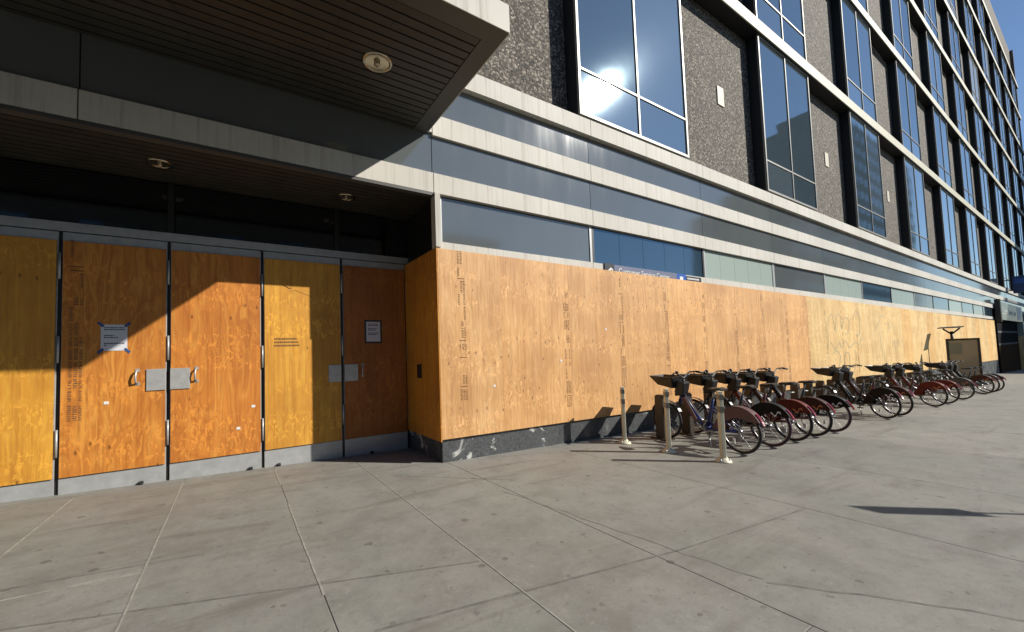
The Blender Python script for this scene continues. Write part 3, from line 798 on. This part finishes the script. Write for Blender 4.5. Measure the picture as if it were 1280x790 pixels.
def make_bike():
    b = empty('bicycle', '', 'bicycle', (0, 0, 0), 0, 'hire bicycles docked along the plywood wall')
    wheel(b, 0, 'rear_wheel'); wheel(b, WBASE, 'front_wheel')
    f = MB()
    hb, ht = Vector((1.10, 0, .70)), Vector((1.03, 0, .98))
    f.tube([hb, ht], .030, 10)
    f.tube([Vector((1.06, 0, .86)), (.93, 0, .66), (.76, 0, .44), (.62, 0, .36)], [.036, .046, .052, .055], 10)
    f.tube([(.58, 0, .31), (.50, 0, .60), (.44, 0, .80)], [.036, .03, .026], 10)
    f.tube([(.58, -.05, .31), (.58, .05, .31)], .05, 12)
    for s in (-1, 1):
        f.tube([(.55, s*.035, .31), (.3, s*.065, .31), (0, s*.075, WR)], [.022, .018, .015], 8)
        f.tube([(.47, s*.03, .66), (.3, s*.062, .55), (0, s*.075, WR)], [.016, .014, .012], 8)
    f.build('frame', BL_F, b)
    tp = MB()
    for s in (-1, 1): tp.hexa([(.70, s*.052-.004, .40), (.78, s*.052-.004, .395), (.78, s*.052+.004, .395), (.70, s*.052+.004, .40), (.96, s*.044-.004, .80), (1.04, s*.044-.004, .78), (1.04, s*.044+.004, .78), (.96, s*.044+.004, .80)])
    tp.build('tube_panel', SK_M, b)
    MB().tube([(.735, 0, .475), (.905, 0, .695), (1.02, 0, .865)], .016, 6).build('tube_highlight', SV_F, b)  # silver strip stands for the bright highlight along the down tube
    k = MB()
    k.tube([(1.10, 0, .74), (1.115, 0, .66)], .03, 8)
    for s in (-1, 1): k.tube([(1.115, s*.03, .68), (1.14, s*.055, .62), (WBASE, s*.055, WR)], [.02, .018, .012], 8)
    k.build('fork', BLK, b)
    # rear skirt: two side panels with a strip over the tyre
    sk = MB()
    outer = arc(.385, 28, 150, 18)
    inner = [(-.365, .02), (-.30, -.05), (-.20, -.08)]
    poly = outer + [(-.44, .02), (-.43, -.05), (-.23, -.035)] + arc(.215, 172, 62, 8) + [(.20, .18), (.27, .175)]
    poly = [(-x, z) for x, z in poly]     # hub frame: forward is +x
    for s in (-1, 1):
        sk.prism([(x, s*.052-.002, z+WR) for x, z in poly], (0, .004, 0))
    rim_ = arc(.388, 28, 150, 18)
    for (x0, z0), (x1, z1) in zip(rim_[:-1], rim_[1:]):
        sk.hexa([(-x0, -.055, z0+WR), (-x1, -.055, z1+WR), (-x1, .055, z1+WR), (-x0, .055, z0+WR), (-x0*1.012, -.055, z0*1.012+WR), (-x1*1.012, -.055, z1*1.012+WR), (-x1*1.012, .055, z1*1.012+WR), (-x0*1.012, .055, z0*1.012+WR)])
    so_ = sk.build('skirt_guard', SK_M, b)
    tr_ = MB(); a_ = arc(.395, 20, 48, 6)
    for (x0, z0), (x1, z1) in zip(a_[:-1], a_[1:]):
        tr_.hexa([(-x0, -.03, z0+WR), (-x1, -.03, z1+WR), (-x1, .03, z1+WR), (-x0, .03, z0+WR), (-x0*1.045, -.02, z0*1.045+WR), (-x1*1.03, -.02, z1*1.03+WR), (-x1*1.03, .02, z1*1.03+WR), (-x0*1.045, .02, z0*1.045+WR)])
    tr_.build('tail_light', TAILR, b)
    pts = [(-.085, .03), (-.06, .055), (-.03, .045), (-.01, .0), (.02, -.02), (.045, .02), (.075, .03)]
    for s in (-1, 1):
        lg = MB()
        for (x0, z0), (x1, z1) in zip(pts[:-1], pts[1:]):
            lg.hexa([(-.13+x0, s*.0585-.0015, .52+z0), (-.13+x1, s*.0585-.0015, .52+z1), (-.13+x1, s*.0585+.0015, .52+z1), (-.13+x0, s*.0585+.0015, .52+z0),
                     (-.13+x0, s*.0585-.0015, .547+z0), (-.13+x1, s*.0585-.0015, .547+z1), (-.13+x1, s*.0585+.0015, .547+z1), (-.13+x0, s*.0585+.0015, .547+z0)])
        lg.build('logo_mark', WHT, so_)
    # front mudguard
    fg = MB(); a_ = arc(.362, 20, 150, 12)
    for (x0, z0), (x1, z1) in zip(a_[:-1], a_[1:]):
        fg.hexa([(WBASE+x0, -.035, z0+WR), (WBASE+x1, -.035, z1+WR), (WBASE+x1, .035, z1+WR), (WBASE+x0, .035, z0+WR), (WBASE+x0*1.02, -.035, z0*1.02+WR), (WBASE+x1*1.02, -.035, z1*1.02+WR), (WBASE+x1*1.02, .035, z1*1.02+WR), (WBASE+x0*1.02, .035, z0*1.02+WR)])
    fg.build('mudguard', BLK, b)
    sp = MB(); sp.tube([(.445, 0, .78), (.41, 0, .93)], .017, 8); sp.build('seat_post', CHROME, b)
    sd = MB()
    # saddle as a lofted wedge
    secs = [(.22, .085, .015, .965), (.27, .105, .035, .97), (.36, .085, .035, .96), (.46, .04, .028, .96), (.53, .022, .018, .95)]
    ring = []
    for x, wd, h, z in secs:
        i0 = len(sd.v); ring.append(i0)
        for q in range(10):
            a = 2*math.pi*q/10; sd.v.append((x, wd*math.cos(a), z+h*math.sin(a)))
    for k in range(len(secs)-1):
        for q in range(10):
            q2 = (q+1) % 10; sd.f.append((ring[k]+q, ring[k]+q2, ring[k+1]+q2, ring[k+1]+q)); sd.sm.append(True)
    sd.f.append(tuple(ring[0]+q for q in range(10))); sd.f.append(tuple(ring[-1]+q for q in range(9, -1, -1))); sd.sm += [False, False]
    sd.build('saddle', BLK, b)
    h = MB(); h.tube([(1.03, 0, .98), (1.0, 0, 1.10)], .022, 8)
    h.tube([(.90, -.34, 1.20), (.96, -.27, 1.225), (1.01, -.16, 1.22), (1.0, 0, 1.12), (1.01, .16, 1.22), (.96, .27, 1.225), (.90, .34, 1.20)], .014, 8)
    hn = h.build('handlebar', BLK, b)
    for s in (-1, 1):
        g_ = MB(); g_.tube([(.955, s*.27, 1.223), (.895, s*.355, 1.198)], .021, 10); g_.tube([(.97, s*.245, 1.222), (1.02, s*.28, 1.19), (.98, s*.34, 1.17)], .007, 6); g_.build('grip', BLK, hn)
    bl = MB().tube([(1.0, .15, 1.215), (1.0, .15, 1.255)], .028, 10); bl.build('bell', BLK, hn)
    # head console and front tray
    cs = MB()
    cs.hexa([(.98, -.07, .82), (1.16, -.08, .80), (1.16, .08, .80), (.98, .07, .82), (.93, -.085, 1.05), (1.10, -.10, 1.09), (1.10, .10, 1.09), (.93, .085, 1.05)])
    cs.build('console', BLK, b, (0, 0, 0), .02)
    bk = MB()
    B0 = [(1.12, -.14, .95), (1.48, -.12, 1.0), (1.48, .12, 1.0), (1.12, .14, .95)]; B1 = [(1.08, -.20, 1.15), (1.62, -.18, 1.16), (1.62, .18, 1.16), (1.08, .20, 1.15)]
    for k_ in range(4):
        j = (k_+1) % 4; a, c, d, e = B0[k_], B0[j], B1[j], B1[k_]
        cen = Vector((1.27, 0, 1.0)); nrm = (Vector(c)-Vector(a)).cross(Vector(e)-Vector(a)).normalized()*.012
        bk.prism([a, c, d, e], nrm)
    bk.prism(B0, (0, 0, .012)); bk.build('front_tray', BLK, b)
    fl = MB().hexa([(1.475, -.11, 1.0), (1.497, -.11, 1.0), (1.497, .11, 1.0), (1.475, .11, 1.0), (1.605, -.16, 1.14), (1.632, -.16, 1.14), (1.632, .16, 1.14), (1.605, .16, 1.14)]); fl.build('tray_panel', SK_M, b)
    hl = MB().tube([(1.14, 0, .88), (1.185, 0, .87)], [.035, .04], 12); hl.build('headlight', WHT, b)
    cr = MB(); cr.tube([(.58, -.09, .31), (.58, -.105, .31)], .085, 20)
    cr.tube([(.58, -.125, .31), (.58, .125, .31)], .016, 8); cr.tube([(.58, -.12, .31), (.66, -.12, .17)], .013, 6); cr.tube([(.58, .12, .31), (.50, .12, .45)], .013, 6); ck = cr.build('crank', CHROME, b)
    for s, x, z in ((-1, .66, .17), (1, .50, .45)): MB().box((x-.045, s*.12-(.09 if s < 0 else 0), z-.012), (x+.045, s*.12+(.0 if s < 0 else .09), z+.012)).build('pedal', BLK, ck, (0, 0, 0), .004)
    kg = MB(); kg.tube([(.52, .06, .26), (.40, .16, .03)], .011, 6); kg.build('kickstand', CHROME, b)
    return b
bikes = [  # rear contact, lean of heading, frame, skirt, logo, tyre, label
    ((6.53, 3.27), -9, BL_F, SK_M, 'grey', 0, 'blue framed hire bicycle with mauve skirt guard, nearest to the cream posts'),
    ((7.43, 3.25), -6, BK_F, SK_K, 'w', 1, 'black hire bicycle with plum tyres and white mark, right beside the blue framed one'),
    ((8.24, 3.24), -8, RD_F, SK_R, 'o', 0, 'red skirted hire bicycle with an orange mark, next after the black one with plum tyres'),
    ((9.03, 3.22), -6, RD_F, SK_B, 'o', 0, 'brown skirted hire bicycle between a red skirted one and the last plum-tyred black one'),
    ((9.83, 3.18), -5, BK_F, SK_K, 'w', 1, 'black hire bicycle with plum rear tyre, last of the near cluster before the gap'),
    ((12.9, 3.12), -20, BK_F, SK_K, 'w', 0, 'large looking black hire bicycle turned outwards, first after the gap in the row'),
    ((13.75, 3.10), -16, RD_F, SK_B, 'o', 0, 'red framed bicycle half hidden behind the turned black bicycle'),
    ((16.9, 3.02), -20, RD_F, SK_R, 'o', 0, 'bright red skirted bicycle turned outwards in the middle of the far cluster'),
    ((18.2, 3.0), -14, SV_F, SK_R, 'o', 0, 'silver framed bicycle with a red skirt just beyond the bright red turned one'),
    ((20.3, 2.98), -12, SV_F, SK_G, 'o', 0, 'silver framed bicycle with a grey skirt beyond the red skirted pair'),
    ((23.6, 2.92), -16, BK_F, SK_B, 'o', 0, 'dark bicycle with brown skirt, nearest of the last three by the map kiosk'),
    ((24.6, 2.90), -14, BK_F, SK_G, 'o', 0, 'dark bicycle with grey skirt, middle of the last three by the map kiosk'),
    ((25.5, 2.88), -12, BK_F, SK_K, 'w', 0, 'black bicycle at the very far end of the row by the map kiosk')]
b0 = make_bike()
def cname(o): return o.name.split('.')[0]
for i, ((x, y), hd_, fm, sm_, lg_, ty, lb) in enumerate(bikes):
    b = b0 if i == 0 else copy_tree(b0)
    b.location = (x, y, gz(x, y)+.001); b['label'] = lb
    b.rotation_euler = (R(random.uniform(-1.5, 1.5)), 0, R(90+hd_))
    for ch in b.children:
        n = cname(ch)
        if n == 'frame': own_mat(ch, fm)
        elif n == 'skirt_guard':
            own_mat(ch, sm_)
            for g_ in ch.children: own_mat(g_, {'w': WHT, 'o': ORG, 'grey': SK_G}[lg_])
        elif n == 'tube_panel': own_mat(ch, sm_ if i else SK_M)
        elif n == 'tray_panel': own_mat(ch, SK_M if i == 0 else (SK_R if sm_ is SK_R else SK_B))
        elif n in ('rear_wheel', 'front_wheel') and ty:
            for g_ in ch.children:
                if cname(g_) == 'tyre': own_mat(g_, RUBP)
        elif n == 'handlebar': ch.rotation_euler = (0, 0, 0)
# docks
def make_dock():
    t = empty('bike_dock', '', 'bike dock', (0, 0, 0), 0, 'brown bike docks along the plywood wall')
    MB().prism([(0, -.06, .03), (.21, -.06, .03), (.20, -.06, .80), (.015, -.06, .80)], (0, .12, 0)).build('body', DOCKM, t, (0, 0, 0), .012)
    MB().box((-.08, -.11, 0), (.29, .11, .03)).build('base_plate', DOCKM, t)
    MB().box((.04, -.045, .801), (.18, .045, .815)).build('lock_top', BLK, t)
    MB().tube([(.05, -.1, .6), (-.05, -.16, .6), (-.05, -.26, .6)], .015, 8).build('lock_arm', STEEL, t)
    return t
num = ['first', 'second', 'third', 'fourth', 'fifth', 'sixth', 'seventh', 'eighth', 'ninth', 'tenth', 'eleventh', 'twelfth', 'thirteenth', 'fourteenth', 'fifteenth', 'sixteenth', 'seventeenth', 'eighteenth', 'nineteenth', 'twentieth', 'twenty-first', 'twenty-second', 'twenty-third', 'twenty-fourth', 'twenty-fifth']
d0 = make_dock()
for i in range(25):
    t = d0 if i == 0 else copy_tree(d0)
    x = 6.62+.815*i; y = 4.62
    t.location = (x, y, gz(x, y)); t.rotation_euler = (0, 0, R(90-8))
    t['label'] = f'brown metal bike dock, {num[i]} in the row counted from the cream posts'

# ================================================================== KIOSK + SOLAR MAST
kx = 30.0
kk = empty('map_kiosk', 'dark framed grey map panel standing at the far end of the bike row', 'kiosk', (kx, 4.2, gz(kx, 4.2)))
m = MB(); zt = 2.32
for y in (-.56, .48): m.box((-.05, y, 0), (.05, y+.08, zt))
m.box((-.05, -.479, zt-.10), (.05, .479, zt)); m.box((-.05, -.479, .25), (.05, .479, .35)); m.build('frame', BLACKM, kk)
MB().box((-.015, -.478, .352), (.015, .478, zt-.102)).build('map_panel', PLEX, kk)
MB().box((-.03, .05, 1.55), (-.016, .46, 2.1)).build('poster', SIGN_G, kk)
sm = empty('pay_kiosk', 'slim bike hire pay post with silver front and solar panel on a mast', 'kiosk', (31.4, 4.75, gz(31.4, 4.75)))
MB().box((-.2, -.16, 0), (.2, .16, 1.75)).build('body', BLACKM, sm, (0, 0, 0), .03)
MB().box((-.215, -.12, .5), (-.202, .12, 1.65)).build('front_panel', STEEL, sm)
MB().tube([(0, 0, 1.7), (0, 0, 2.75)], .06, 8).tube([(0, 0, 2.6), (0, -.3, 2.9)], .04, 6).tube([(0, 0, 2.6), (0, .3, 2.9)], .04, 6).build('mast', BLACKM, sm)
MB().hexa([(-.5, -.42, 2.91), (.3, -.42, 2.97), (.3, .42, 2.97), (-.5, .42, 2.91), (-.5, -.42, 2.95), (.3, -.42, 3.01), (.3, .42, 3.01), (-.5, .42, 2.95)]).build('solar_panel', BLACKM, sm)

# ================================================================== STREET SIGN (casts the long shadow at the right)
hS = 2.7
tip = Vector((5.037, 1.562)); bx, by = tip.x+SUN.x/SUN.z*hS, tip.y+SUN.y/SUN.z*hS
ss = empty('street_sign', 'plain parking sign plate on a thin steel pole by the kerb', 'sign', (bx, by-.15, gz(tip.x, tip.y)))
MB().tube([(0, 0, -.35), (0, 0, hS)], .018, 10).build('pole', STEEL, ss)
MB().box((-.025, -.11, hS-.62), (-.020, .15, hS)).build('plate', WHT, ss)

# ================================================================== BUILDINGS ACROSS (dark pair mirrored in glass; stone block added against sky light)
def opposite(x0, x1, y0, h, mat, label, step):
    t = empty('opposite_building', label, 'building', (x0, y0, gz(x0, y0)-1))
    MB().box((0, -20, -3), (x1-x0, 0, h)).build('wall', mat, t)
    r = MB().box((3, -14, h), (x1-x0-8, -3, h+4)).build('roof_plant', mat, t)
    z = 4
    m = MB()
    while z < h-2:
        x = 2
        while x < x1-x0-3: m.box((x, .0, z), (x+step*.6, .05, z+2.0)); x += step
        z += 4
    m.build('window', GLASS, t)
opposite(-95, 24, -25, 12, FARST, 'added stone block behind the camera, unseen, holding sky light off the doorway', 6)  # invented block, placed out of view to cut sky light at the doors
opposite(93, 125, -24, 36, FARGL, 'dark mid-rise block across the street, mirrored in the middle glass bands', 4)
opposite(125.5, 192, -24.3, 64, FARGL, 'tallest dark tower across the street, mirrored in the third window bay', 4)
